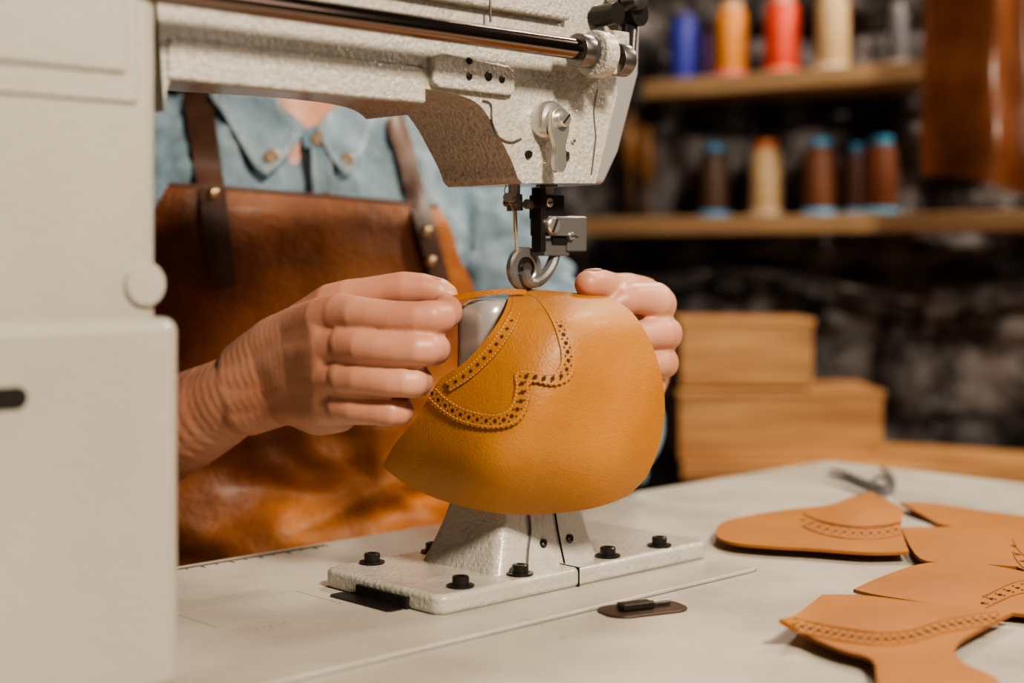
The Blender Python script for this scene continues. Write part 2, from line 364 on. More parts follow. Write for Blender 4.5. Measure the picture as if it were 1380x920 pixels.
mc('face_seam',tube(gp,.0005,6),DSTEEL)
gp=[FM(x,y,-.0362) for x,y in ((660,-20),(661,30))]
mc('arm_seam',tube(gp,.0007,6),DSTEEL)
c=onface(733,163)
mc('lever_boss',lathe([(.002,0),(.0105,0),(.0105,.006),(.0095,.008),(.007,.0085),(.0065,.012),(.002,.0125)],c,-V,40),STEEL)
a0=c-V*.009; dn=(FM(740,232,-.039)-a0); lp=[]
for k in range(13):
    th=math.pi*k/12; lp.append((math.cos(th)*.0068,math.sin(th)*.0068))
dz=dn.z; lp+=[(-.0066,-.006),(-.0034,-.014),(-.0042,dz+.004),(-.0025,dz),(.0025,dz),(.0046,dz+.004),(.0040,-.014),(.0066,-.006)]
mc('lifter_lever',prism([a0+U*x+Zv*z for x,z in lp],-V*.004),STEEL,bevel=.0008)
mc('lever_pin',lathe([(.001,0),(.0042,0),(.0042,.003),(.0034,.004),(.001,.004)],a0-V*.004,-V,24),STEEL)
mc('pin_slot',box(a0-V*.0081,(U+Zv).normalized(),(U-Zv).normalized(),V,.0034,.0005,.0003),HOLE,smooth=False)
screw(711,208,.0022); screw(758,211,.0034,m=DSTEEL,ang=.9,h=.003); screw(724,147,.002); screw(771,190,.0012,m=STEEL)
def V3(px,py,w=0): return FM(px,py,w)
mc('presser_bar',cyl(V3(737,235,-.004),V3(737,275,-.004),.0038),STEEL)
mc('bar_bushing',cyl(V3(737,238,-.004),V3(737,252,-.004),.0062),DSTEEL)
bx=lambda px,py,hu,hv,hz,w=0: box(V3(px,py,w),U,V,Zv,hu,hv,hz)
mc('clamp_upper',bx(737,279,.0080,.0065,.0068,-.004),BLACK,bevel=.0008)
screw(739,273,.0026,-.0112,STEEL,ang=.2)
mc('clamp_screw',cyl(V3(722,276,-.004)-U*.001,V3(716,275,-.004)-U*.004,.0028),STEEL)
mc('clamp_block',bx(748,305,.0125,.0078,.0056,-.004),GUN,bevel=.0008)
mc('clamp_block_side',bx(766,315,.0080,.0072,.0100,-.003),GUN,bevel=.0008)
mc('clamp_gap',bx(757,325,.0130,.0060,.0016,-.004),BLACK,bevel=.0004)
screw(743,304,.0048,-.0122,STEEL,ang=1.1,h=.003)
screw(769,318,.0022,-.0112,STEEL,ang=.1)
mc('guide_upright',bx(726,296,.0020,.0040,.018,-.008),BLACK,bevel=.0006)
mc('roller_carrier',bx(742,333,.0100,.0055,.0050,-.003),GUN,bevel=.0008)
ap=[V3(x,y,-.004) for x,y in cat([(750,330),(746,350),(738,366),(726,378),(712,380),(706,366)],5,False)]
mc('roller_arm',tube(ap,[.0034]*len(ap)),GUN)
wc=V3(706,362,0)
mc('roller_wheel',lathe([(.0066,-.0020),(.0074,-.0026),(.0112,-.0026),(.0123,-.0014),(.0123,.0014),(.0112,.0026),(.0074,.0026),(.0066,.0020)],wc,V,64,True),GUN)
mc('roller_hub',lathe([(.0035,-.0015),(.0064,-.0012),(.0064,.0012),(.0035,.0015)],wc,V,40,True),BLACK)
mc('roller_axle',cyl(wc-V*.003,wc+V*.005,.0034),DSTEEL)
mc('needle_bar',cyl(V3(693,225,.004),V3(693,268,.004),.0034),STEEL)
mc('needle_guide',cyl(V3(678,243,.004),V3(678,250,.004),.004),DSTEEL)
mc('needle_clamp',join(cyl(V3(693,262,.004),V3(694,284,.004),.0046),cyl(V3(688,273,.004)-V*.007,V3(688,273,.004)+V*.004,.0022)),GUN)
mc('needle_clamp_screw',cyl(V3(690,266,-.004),V3(684,266,-.010),.0026),STEEL)
mc('needle',join(cyl(V3(694,282,.004),V3(695,312,.004),.0011,.0011,12),cyl(V3(695,311,.004),V3(697,372,.004),.0007,.0004,12)),STEEL)
tp=[V3(x,y,-.002) for x,y in cat([(684,246),(680,258),(686,272),(693,290),(696,330),(697,352)],5,False)]
mc('needle_thread',tube(tp,.0003,6),THREAD)
mc('bed_slab',planz(rrect(-.30,.118,-.081,.070,.012),TZ,TZ+.0022),TABLE,bevel=.0008)
mc('bed_slab_gap',planz(rrect(-.301,.1185,-.0815,.0705,.0125),TZ,TZ+.0003),GUN)
pts=[(-.188,.012),(-.115,.012),(-.115,.052),(-.188,.052),(-.188,.012)]
mc('slide_plate_outline',join(*[tube([M(a[0],a[1],TZ+.0021),M(b[0],b[1],TZ+.0021)],.0003,6) for a,b in zip(pts[:-1],pts[1:])]),SCUFF)
mc('stamped_marks',join(*[mbox(-.176+.004*i,-.1745+.004*i,-.002,-.0006,TZ+.0020,TZ+.0023) for i in range(5)]),SCUFF,smooth=False)
mc('base_plate',planz(rrect(-.098,.114,-.045,.052,.008),TZ+.002,TZ+.0125),PAINTP,bevel=.003,seg=3)
mc('plate_joint',mbox(.0005,.0013,-.0455,-.030,TZ+.0025,TZ+.0128),HOLE,smooth=False)
mc('plate_notch',planz(rrect(-.1000,-.0965,-.022,.020,.001),TZ+.0030,TZ+.0085),HOLE)
mc('hook_cover_slot',planz(rrect(-.110,-.099,-.020,.030,.003),TZ+.002,TZ+.0032),BLACK)
for t,w in ((-.076,-.036),(-.034,-.036),(.034,-.036),(.078,-.036),(-.072,.041),(-.028,.041),(.036,.041),(.078,.041)):
    c=M(t,w,TZ+.0125)
    mc('bolt',lathe([(.0015,.0005),(.0070,.0005),(.0070,.0012),(.0044,.0014),(.0044,.0050),(.0038,.0056),(.0022,.0056),(.0021,.0030),(.0005,.0030)],c,Zv,28),BLACK)
def loft(secs,n=6):
    v=[];f=[];k=None
    for (t0,t1,w0,w1,r,z) in secs:
        pp=rrect(t0,t1,w0,w1,r,n); k=len(pp); v+=[M(a,b,z) for a,b in pp]
    for i in range(len(secs)-1):
        for j in range(k): f.append([i*k+j,i*k+(j+1)%k,(i+1)*k+(j+1)%k,(i+1)*k+j])
    f.append(list(range(k))[::-1]); f.append([(len(secs)-1)*k+j for j in range(k)])
    return v,f
z0=TZ+.0125
secs=[]
for i in range(13):
    k=i/12; fl=(1-k)**2.3
    secs.append((-.028-.019*fl,.0245+.009*fl,-.0185-.0125*fl,.0185+.0125*fl,.006,z0+k*.085))
mc('post',loft(secs),PAINTP,ang=50)
mc('post_split',tube([M(.0040,-.0188-.0126*(1-k)**2.3-.0002,z0+.085*k) for k in [i/10 for i in range(11)]],.0005,6),HOLE)
sp=[]
for k,o in ((0,-.0250),(.12,-.0210),(.24,-.0165),(.4,-.0160),(.55,-.0150),(.7,-.012),(.85,-.0115),(1,-.0115)):
    sp.append(M(o,-.0188-.0126*(1-k)**2.3-.0002,z0+.085*k))
mc('post_cover_seam',tube([Vector(q) for q in cat([tuple(q) for q in sp],4,False)],.0008,6),GUN)
for t,k in ((-.0085,.14),(.0120,.14)):
    c=M(t,-.0188-.0126*(1-k)**2.3,z0+.085*k); mc('post_screw',lathe([(.0005,-.001),(.0024,-.001),(.0024,.0006),(.0016,.0008),(.0005,-.0004)],c,-V,20),BLACK)
mc('post_upper',loft([(-.0275,.0235,-.0175,.0175,.006,z0+.083),(-.0275,.0235,-.016,.016,.006,.870)]),PAINTP,ang=50)
mc('post_head',loft([(-.0360,.0200,-.0150,.0165,.008,.858),(-.0370,.0200,-.0150,.0170,.011,.892),(-.0365,.0200,-.0148,.0165,.011,.8990),(-.0345,.0190,-.0140,.0150,.0100,.9035),(-.0315,.018,-.012,.0125,.009,.9058),(-.027,.017,-.010,.010,.008,.9064)],10),BRUSH,ang=60)
le=empty('hinge_latch',T(866,822)); p=T(866,822)
dU=(T(918,815)-T(812,827)).normalized(); dV=Vector((-dU.y,dU.x,0)); L_=(T(918,815)-T(812,827)).length/2
pp=[p+dU*a+dV*b for a,b in rrect(-L_,L_,-.013,.013,.010)]
mk('latch_plate',prism(pp,Zv*.0012),mat('latch_bronze',(.10,.07,.05),rough=.4,metal=.8),le,bevel=.0004)
mk('latch_tongue',box(p+dU*-.004+Zv*.003,dU,dV,Zv,.009,.004,.0016),BLACK,le,bevel=.0006)
mk('latch_spring',cyl(p+dU*.006+Zv*.003,p+dU*.016+Zv*.003,.0015,n=12),DSTEEL,le)
# ================================================================= SHOE UPPER (held piece)
su=empty('leather_shoe_upper',W(710,540,.77))
def D(px,py):
    y=.7500+.062*((px-715)/190)**2+.016*((py-560)/150)**2
    if py<470: y+=.060*((470-py)/77.)**4
    if py>600: y+=.018*((py-600)/90.)**2
    y-=.006*math.exp(-((px-640)/60)**2-((py-640)/60)**2)
    y+=.003*math.sin(px*.035+py*.02)
    return y
outline=cat(sharp([(686,393,1),(720,392),(770,396),(822,402,1),(852,424),(876,463),(890,508),(894,552),(886,602),(870,640),(852,660,1),(846,666,1),(802,682),(742,690),(690,691),(640,684),(592,671),(548,651),(517,627,1),(532,600),(560,566),(581,532),(596,509),(626,489),(655,458),(676,428),(684,408)]),6)
v2,f2=fill(outline,9)
mk('vamp_sheet',([W(x,y,D(x,y)) for x,y in v2],f2),TAN,su,solid=.0018,ang=180)
def overlay(name,poly,off,step=6,m=TAN,th=.0013):
    a,b=fill(poly,step); return mk(name,([W(x,y,D(x,y)-off) for x,y in a],b),m,su,solid=th,ang=180)
outer=cat([(706,394),(735,400),(757,425),(770,455),(776,487),(770,508),(748,519),(716,516),(714,538),(706,560),(688,574),(655,577),(618,568),(592,552),(577,538)],8,False)
inner=cat([(703,396),(722,403),(741,428),(752,457),(756,484),(750,499),(738,503),(697,500),(695,522),(690,543),(678,555),(655,557),(622,548),(600,534),(588,522)],8,False)
def pink(c,amp=2.4,per=7.):
    c=resample(c,1.75,False); o=[];s=0
    for i,p in enumerate(c):
        if i: s+=math.dist(p,c[i-1])
        a=c[max(0,i-1)];b=c[min(len(c)-1,i+1)]; d=Vector((b[0]-a[0],b[1]-a[1])).normalized(); n=Vector((d.y,-d.x))
        k=abs((s/per)%1-.5)*2; o.append((p[0]+n.x*amp*(k-.5),p[1]+n.y*amp*(k-.5)))
    return o
overlay('brogue_band',pink(outer)+inner[::-1],.0022,6)
panel=inner+[(596,512),(626,491),(655,460),(677,429),(687,408),(688,396)]
overlay('tongue_panel',panel,.0012,7)
edge_o=cat([(690,396),(690,412),(681,432),(659,463),(629,494),(600,514)],8,False)
edge_i=cat([(700,396),(703,411),(696,436),(672,473),(639,506),(607,527)],8,False)
overlay('throat_band',edge_o+edge_i[::-1],.0030,6,th=.001)
def normal(px,py):
    a=W(px+2,py,D(px+2,py))-W(px-2,py,D(px-2,py)); b=W(px,py-2,D(px,py-2))-W(px,py+2,D(px,py+2)); n=a.cross(b).normalized()
    return n if n.y<0 else -n
def resample_n(c,n):
    L=[0]
    for i in range(1,len(c)): L.append(L[-1]+math.dist(c[i],c[i-1]))
    o=[];j=0
    for i in range(n):
        s=L[-1]*i/(n-1)
        while j<len(c)-2 and L[j+1]<s: j+=1
        k=(s-L[j])/max(1e-9,L[j+1]-L[j]); o.append((c[j][0]+(c[j+1][0]-c[j][0])*k,c[j][1]+(c[j+1][1]-c[j][1])*k))
    return o
def mid(a,b,k):
    return [(p[0]*(1-k)+q[0]*k,p[1]*(1-k)+q[1]*k) for p,q in zip(resample_n(a,200),resample_n(b,200))]
def length(c): return sum(math.dist(c[i],c[i-1]) for i in range(1,len(c)))
def disc(px,py,r,off):
    n=normal(px,py); c=W(px,py,D(px,py)-off)
    return lathe([(r*.02,0),(r,0),(r,.0002),(r*.02,.0002)],c,n,12)
gs=[]
for a,b,off,big in ((outer,inner,.00292,True),(edge_o,edge_i,.0036,False)):
    cm=mid(a,b,.5); n=int(length(cm)/11.5); pts=resample_n(cm,n); ca=resample_n(mid(a,b,.30),n*2-1); cb=resample_n(mid(a,b,.70),n*2-1)
    for i,p in enumerate(pts): gs.append(disc(p[0],p[1],.00112 if big else .00095,off))
    if big:
        for i in range(n-1):
            for cc in (ca,cb): q=cc[2*i+1]; gs.append(disc(q[0],q[1],.00052,off))
mk('punched_holes',join(*gs),PUNCH,su)
def stitch(c,off,st=5.0,r=.00028):
    n=int(length(c)/st); a=resample_n(c,n*2); g=[]
    for i in range(0,n*2-1,2):
        p=a[i];q=a[i+1]; g.append(tube([W(p[0],p[1],D(*p)-off),W(q[0],q[1],D(*q)-off)],r,6))
    return g
gs=stitch(mid(outer,inner,.14),.0031)+stitch(mid(outer,inner,.90),.0031)+stitch(mid(edge_o,edge_i,.13),.0037)+stitch(mid(edge_o,edge_i,.92),.0037)
mk('stitches',join(*gs),THREAD,su)
fs=cat(sharp([(590,406,1),(606,399),(640,393),(680,389),(708,390,1),(708,396,1),(680,396),(642,400),(612,407),(596,415,1)]),6)
a,b=fill(fs,5)
mk('facing_strip',([W(x,y,.804+.018*((x-655)/60)**2*.5) for x,y in a],b),TAN,su,solid=.0018,ang=180)
# ================================================================= LEATHER PIECES ON TABLE
def piece(poly,hf,seam=None,name='cut_leather_piece'):
    e=empty(name,T(poly[0][0],poly[0][1])); c=cat(sharp(poly),5); a,b=fill(c,11)
    mk('hide_sheet',([T(x,y,hf(x,y)) for x,y in a],b),TAN2,e,solid=.0018,ang=180)
    if seam:
        sc=cat(seam,6,False); g=[]
        for dy,r,st in ((0,.0012,11),(-4,.0006,11),(4,.0006,11)):
            n=int(length(sc)/st)
            for i,(x,y) in enumerate(resample_n(sc,n*2)):
                if (i%2==0)==(dy==0): g.append(lathe([(.0001,0),(r,0),(r,.0002),(.0001,.0002)],T(x,y+dy,hf(x,y+dy)+.0011),Zv,10))
        mk('punched_holes',join(*g),PUNCH,e)
        mk('seam_ridge',join(*[tube([T(x,y+dy,hf(x,y+dy)+.0009) for x,y in sc],.0005,6) for dy in (9,-8)]),TANE,e)
    return e
g2=lambda x,y,cx,cy,sx,sy:math.exp(-((x-cx)/sx)**2-((y-cy)/sy)**2)
piece([(1213,678,1),(1262,680),(1330,690),(1420,702,1),(1520,712),(1520,735),(1400,722),(1300,714),(1262,706,1)],lambda x,y:.0015+.004*g2(x,y,1225,680,40,20))
piece([(1214,712,1),(1300,712),(1400,718),(1520,735,1),(1560,800,1),(1460,800),(1370,765,1),(1290,759),(1240,754)],lambda x,y:.0045+.003*g2(x,y,1300,735,80,25),seam=[(1365,735),(1372,748),(1388,762),(1430,782)])
piece([(965,722),(973,706),(1010,696),(1060,688),(1115,682),(1145,672),(1174,664,1),(1218,688,1),(1214,712),(1225,745,1),(1170,746),(1100,741),(1030,737),(985,732)],lambda x,y:.006+.008*g2(x,y,1165,690,75,24),seam=[(1082,700),(1110,711),(1150,717),(1190,716),(1214,711)])
piece([(1150,796,1),(1185,780),(1240,762),(1300,759),(1380,772),(1500,800,1),(1500,850,1),(1400,832),(1310,822),(1230,811),(1180,803)],lambda x,y:.0045+.004*g2(x,y,1270,785,90,30),seam=[(1325,812),(1345,802),(1370,792),(1400,790),(1440,800)])
piece([(1050,836,1),(1075,828),(1108,803,1),(1160,804),(1230,812),(1310,820),(1366,827,1),(1335,842),(1296,864),(1285,880,1),(1300,896),(1350,925),(1360,1000,1),(1250,1010,1),(1190,960),(1182,915),(1174,890),(1130,876),(1085,856)],lambda x,y:.0060+.003*g2(x,y,1200,835,120,30)+.007*g2(x,y,1045,836,26,20),seam=[(1070,841),(1120,852),(1180,860),(1225,857),(1265,845),(1300,838),(1345,832)])
se=empty('thread_snips',T(1160,650))
for k,pp in enumerate(([(1118,633),(1135,636),(1160,648),(1180,655),(1198,660),(1203,650),(1196,636),(1187,630)],[(1116,640),(1140,646),(1165,655),(1190,664),(1203,662)])):
    c=cat(pp,5,False); mk('blade_%d'%k,tube([T(x,y,.004+.002*k) for x,y in c],[.0012+.0018*math.sin(math.pi*i/(len(c)-1)) for i in range(len(c))],10),GUN,se)
mk('finger_ring',tube([T(1187+12*math.cos(a),652+9*math.sin(a),.006) for a in [i*2*math.pi/20 for i in range(21)]],.0015,8),GUN,se)
# ================================================================= WORKER
BF=Vector((.436,-.90,0)).normalized(); BU=Vector((-BF.y,BF.x,0)); C=Vector((-.194,1.199,0))
wk=empty('seated_leather_worker',C+Zv*.47)
tor=[(.46,.150,.125,0),(.55,.145,.120,0),(.65,.128,.112,0),(.75,.120,.108,0),(.84,.140,.112,0),(.91,.160,.113,0),(.96,.167,.106,0),(1.0,.155,.092,0),(1.03,.122,.078,0),(1.052,.082,.064,0),(1.07,.062,.056,0)]
def torab(z):
    if z<=tor[0][0]: return tor[0][1],tor[0][2]
    for p,q in zip(tor[:-1],tor[1:]):
        if p[0]<=z<=q[0]:
            k=(z-p[0])/(q[0]-p[0]); return p[1]+(q[1]-p[1])*k,p[2]+(q[2]-p[2])*k
    return tor[-1][1],tor[-1][2]
def TP(th,z,off=0):
    a,b=torab(z); a+=off;b+=off; s=math.sin(th);c=math.cos(th); e=.85
    return C+BU*(a*math.copysign(abs(s)**e,s))+BF*(b*math.copysign(abs(c)**e,c))+Zv*z
v=[];f=[];n=48;zs=[.46+.61*i/40 for i in range(41)]
for z in zs: v+=[TP(2*math.pi*j/n,z) for j in range(n)]
for i in range(40):
    for j in range(n): f.append([i*n+j,i*n+(j+1)%n,(i+1)*n+(j+1)%n,(i+1)*n+j])
f.append(list(range(n))[::-1]); f.append([40*n+j for j in range(n)])
SL=C+BU*.165+Zv*.985; SR=C-BU*.165+Zv*.985
EL=Vector((.055,1.19,.775)); ER=Vector((-.335,1.005,.765))
wrL=W(858,492,.965); wrR=W(368,508,.860)
shirt=blob('shirt',[[(C+BU*.07+Zv*1.015,.045),(SL,.056),(SL.lerp(EL,.5)+Vector((.012,0,0)),.054),(EL,.050),(EL.lerp(wrL,.35),.044)],[(C-BU*.07+Zv*1.015,.045),(SR,.056),(SR.lerp(ER,.5),.054),(ER,.050),(ER.lerp(wrR,.12),.046)]],.0035,4,DENIM,wk,extra=[(v,f)])
for nm,sc,stg in (('cloth_folds',.060,.030),('cloth_creases',.022,.017)):
    tx=bpy.data.textures.new(nm,'CLOUDS'); tx.noise_scale=sc; tx.noise_depth=1
    dm=shirt.modifiers.new(nm,'DISPLACE'); dm.texture=tx; dm.strength=stg; dm.mid_level=.5; dm.texture_coords='GLOBAL'
for a,b,s in ((EL,wrL,.36),(ER,wrR,.13)):
    d=(b-a).normalized(); p=a.lerp(b,s)
    mk('rolled_cuff',lathe([(.036,-.012),(.046,-.014),(.049,-.004),(.049,.010),(.046,.016),(.036,.015)],p,d,36,True),DENIM,wk)
bpy.context.view_layer.update()
dg=bpy.context.evaluated_depsgraph_get(); bvh=BVHTree.FromObject(shirt,dg)
CAM=Vector((0,0,H))
def hit(px,py,off):
    d=(W(px,py,1)-CAM).normalized(); h=bvh.ray_cast(CAM,d)
    if h[0] is None: return W(px,py,1.22)
    return h[0]-d*off
def drape(name,poly,off,th,m,step=8,parent=wk,lift=None):
    a,b=fill(poly,step); P=[]
    ds=[(hit(x,y,0)-CAM).length for x,y in a]
    nb=[set() for _ in a]
    for q in b:
        for i in range(len(q)): nb[q[i]].add(q[(i+1)%len(q)]); nb[q[(i+1)%len(q)]].add(q[i])
    for _ in range(6): ds=[.5*d+.5*sum(ds[j] for j in nb[i])/len(nb[i]) if nb[i] else d for i,d in enumerate(ds)]
    for (x,y),d in zip(a,ds):
        k=off+(lift(x,y) if lift else 0); P.append(CAM+(W(x,y,1)-CAM).normalized()*(d-k))
    return mk(name,(P,b),m,parent,solid=th,ang=180),(a,ds)
fl1=[(286,120),(300,152),(322,190),(342,222),(359,238,1),(376,222),(398,196),(412,174,1),(400,160),(380,142),(366,120)]
fl2=[(427,174,1),(436,196),(452,222),(467,238,1),(482,218),(496,188),(506,160),(510,120),(470,122),(455,140),(438,158)]
for i,fl in enumerate((fl1,fl2)):
    c=cat(sharp(fl),4); ob,(aa,ds)=drape('collar_flap_%d'%i,c,.015,.0034,DENIM,6)
    def dep(x,y):
        j=min(range(len(aa)),key=lambda j:(aa[j][0]-x)**2+(aa[j][1]-y)**2); return ds[j]
    cx=sum(p[0] for p in c)/len(c); cy=sum(p[1] for p in c)/len(c)
    for s_ in (.10,.22):
        ins=[(p[0]+(cx-p[0])*s_,p[1]+(cy-p[1])*s_*.8) for p in c]
        rs=resample(ins,6); g=[]
        for j in range(0,len(rs)-1):
            P=[CAM+(W(x,y,1)-CAM).normalized()*(dep(x,y)-.0171) for x,y in (rs[j],rs[j+1])]
            g.append(tube([P[0],P[0].lerp(P[1],.62)],.0006,6))
        mk('collar_stitch',join(*g),DSTITCH,wk)
    bxp,byp=((366,211),(467,216))[i]
    cc=CAM+(W(bxp,byp,1)-CAM).normalized()*(dep(bxp,byp)-.0172); d=((CAM-cc).normalized()*.4+BF*.8).normalized()
    mk('collar_button',lathe([(.0008,0),(.0056,0),(.0056,.0012),(.0044,.0022),(.0038,.0014),(.0008,.0014)],cc,d,24),BUTTON,wk)
drape('placket',[(418,196),(446,200),(454,305),(424,305)],.0080,.0028,DENIM,7)
drape('placket_gap_shade',[(405,196),(417,196),(424,262),(414,262)],.0035,.001,mat('shirt_gap_shade',(.02,.025,.03),rough=.9),6)  # dark sheet: shade of the open placket put in as colour
drape('collar_stand',[(404,176),(432,168),(440,196),(410,200)],.0090,.003,DENIM,6)
for sm,of in (([(421,200),(425,240),(429,290)],.0102),([(443,202),(447,245),(451,290)],.0102),([(300,150),(312,185),(322,215),(326,246)],.0012),([(548,165),(566,205),(580,255),(592,320),(602,372)],.0012),([(556,165),(574,205),(588,255),(600,320),(610,372)],.0012)):
    rs=resample(cat(sm,6,False),6,False); g=[]
    for j in range(len(rs)-1):
        a=hit(*rs[j],of);b=hit(*rs[j+1],of)
        if (a-b).length<.02: g.append(tube([a,a.lerp(b,.62)],.0006,6))
    mk('seam_stitch',join(*g),DSTITCH,wk)
for px,py,o in ((429,187,.0125),(440,268,.0105)):
    c=hit(px,py,o); d=((CAM-c).normalized()*.4+BF*.8).normalized()
    mk('button',lathe([(.0008,0),(.0054,0),(.0054,.0012),(.0044,.0022),(.0038,.0014),(.0008,.0014)],c,d,24),BUTTON,wk)
# apron
v=[];f=[];nt=120;nr=110;zs=[.56+(.975-.56)*i/nr for i in range(nr+1)]
def thm(z):
    P=[(.56,105),(.80,100),(.86,84),(.885,64),(.905,47),(.93,37),(.975,30)]
    for p,q in zip(P[:-1],P[1:]):
        if p[0]<=z<=q[0]: return math.radians(p[1]+(q[1]-p[1])*(z-p[0])/(q[0]-p[0]))
    return math.radians(105)
for z in zs:
    tm=thm(z)
    for j in range(nt+1):
        th=-tm*1.08+2.08*tm*j/nt; low=max(0,min(1,(.87-z)/.14)); p0=TP(th,z,.017)
        l=(p0-C).dot(BU)
        rdg=abs(noise.noise((l*7+z*9,z*20-l*6,3))); rdg2=abs(noise.noise((l*16-z*6,z*34+l*14,7)))
        wr=low*(.034*(.35-rdg)+.020*(.3-rdg2))+.006*noise.noise((l*12,z*12,9))
        out=(p0-C-Zv*z).normalized(); p=p0+out*(wr+.014*low)
        v.append(p+Zv*(-.06*l*max(0,(z-.9)/.075)))
for i in range(nr):
    for j in range(nt): f.append([i*(nt+1)+j,i*(nt+1)+j+1,(i+1)*(nt+1)+j+1,(i+1)*(nt+1)+j])
apron=mk('apron',(v,f),APRON,wk,solid=.003,ang=180)
mk('apron_hem',tube([v[nr*(nt+1)+j]+BF*.0005 for j in range(nt+1)],.0020,8),STRAP,wk)
bm_=BVHTree.FromPolygons([tuple(p) for p in v],f)
def hit2(px,py,off):
    d=(W(px,py,1)-CAM).normalized(); h=bm_.ray_cast(CAM,d); g=bvh.ray_cast(CAM,d); c=[x[3] for x in (h,g) if x[0] is not None]
    k=min(c) if c else 1.2
    return CAM+d*(k-off)
def strap(name,cl,hw):
    c=cat(cl,8,False); v=[];f=[]
    for i,p in enumerate(c):
        a=c[max(0,i-1)];b=c[min(len(c)-1,i+1)]; d=Vector((b[0]-a[0],b[1]-a[1])).normalized(); n=Vector((-d.y,d.x))
        w=hw*(1 if i<len(c)-1 else .8)
        for k in (-1,-.33,.33,1): v.append(hit2(p[0]+n.x*w*k,p[1]+n.y*w*k,.0095))
    for _ in range(6):
        v=[v[i] if i<4 or i>=len(v)-4 else (v[i-4]+v[i]*2+v[i+4])/4 for i in range(len(v))]
    for i in range(len(c)-1):
        for k in range(3): f.append([i*4+k,i*4+k+1,i*4+5+k,i*4+4+k])
    mk(name,(v,f),STRAP,wk,solid=.003,ang=180)
strap('strap_right',[(262,90),(268,140),(277,200),(286,262),(294,330),(303,388)],18)
strap('strap_left',[(515,90),(528,150),(545,205),(563,270),(580,335),(597,392)],12)
for px,py in ((287,260),(574,312),(580,352)):
    c=hit2(px,py,.0115); mk('rivet',lathe([(.0004,-.001),(.0044,-.001),(.0040,.0014),(.0025,.0026),(.0004,.003)],c,(BF+Vector((0,-.3,0))).normalized(),20),BRASS,wk)
HC=C+BF*.045+Zv*1.25
blob('head',[[(C+BF*.030+Zv*.99,.060),(C+BF*.025+Zv*1.06,.056),(C+BF*.03+Zv*1.15,.055),(HC-Zv*.03,.06)],
  [(HC-BF*.03+Zv*.03,.088),(HC+BF*.01+Zv*.035,.083)],[(HC+BF*.03-Zv*.02,.066),(HC+BF*.05-Zv*.075,.040),(HC+BF*.062-Zv*.09,.026)],
  [(HC+BF*.095+Zv*.012,.008),(HC+BF*.112-Zv*.022,.012)],[(HC+BF*.086-Zv*.052-BU*.018,.008),(HC+BF*.094-Zv*.052,.010),(HC+BF*.086-Zv*.052+BU*.018,.008)],
  [(HC+BU*.082+Zv*.015,.014),(HC+BU*.083-Zv*.02,.010)],[(HC-BU*.082+Zv*.015,.014),(HC-BU*.083-Zv*.02,.010)],
  [(HC+BF*.086+BU*.05+Zv*.028,.010),(HC+BF*.096+BU*.02+Zv*.028,.009)],[(HC+BF*.086-BU*.05+Zv*.028,.010),(HC+BF*.096-BU*.02+Zv*.028,.009)]],.0028,3,SKIN,wk)
blob('hair_cap',[[(HC-BF*.045+Zv*.04,.092),(HC-BF*.005+Zv*.058,.084)],[(HC-BF*.05-Zv*.03,.075),(HC-BF*.05+Zv*.02,.088)]],.004,2,HAIR,wk)
for s in (-1,1): mk('eyeball',sph(HC+BF*.078+BU*.032*s+Zv*.008,.0125),EYE,wk)
hip=C+Zv*.53
tl_=[]
for s in (-1,1):
    h0=hip+BU*.085*s; kn=C+BF*.40+BU*.10*s+Zv*.53; an=C+BF*.36+BU*.10*s+Zv*.12
    tl_.append([(h0,.085),(kn,.060),(an,.045)])
    blob('shoe',[[(an-Zv*.06-BF*.02,.042),(an-Zv*.078+BF*.07,.040),(an-Zv*.082+BF*.15,.034)]],.005,2,STRAP,wk)
blob('trousers',tl_,.006,3,TROUS,wk)
st=empty('work_stool',C)
mk('seat',lathe([(.02,.405),(.17,.405),(.178,.415),(.178,.432),(.17,.44),(.02,.44)],C-BF*.02,Zv,40),BOXW,st)
for s,r in ((-1,-1),(1,-1),(-1,1),(1,1)):
    mk('leg',cyl(C-BF*.02+BU*.11*s+BF*.11*r+Zv*.405,C-BF*.02+BU*.17*s+BF*.16*r,.014),BOXW,st)
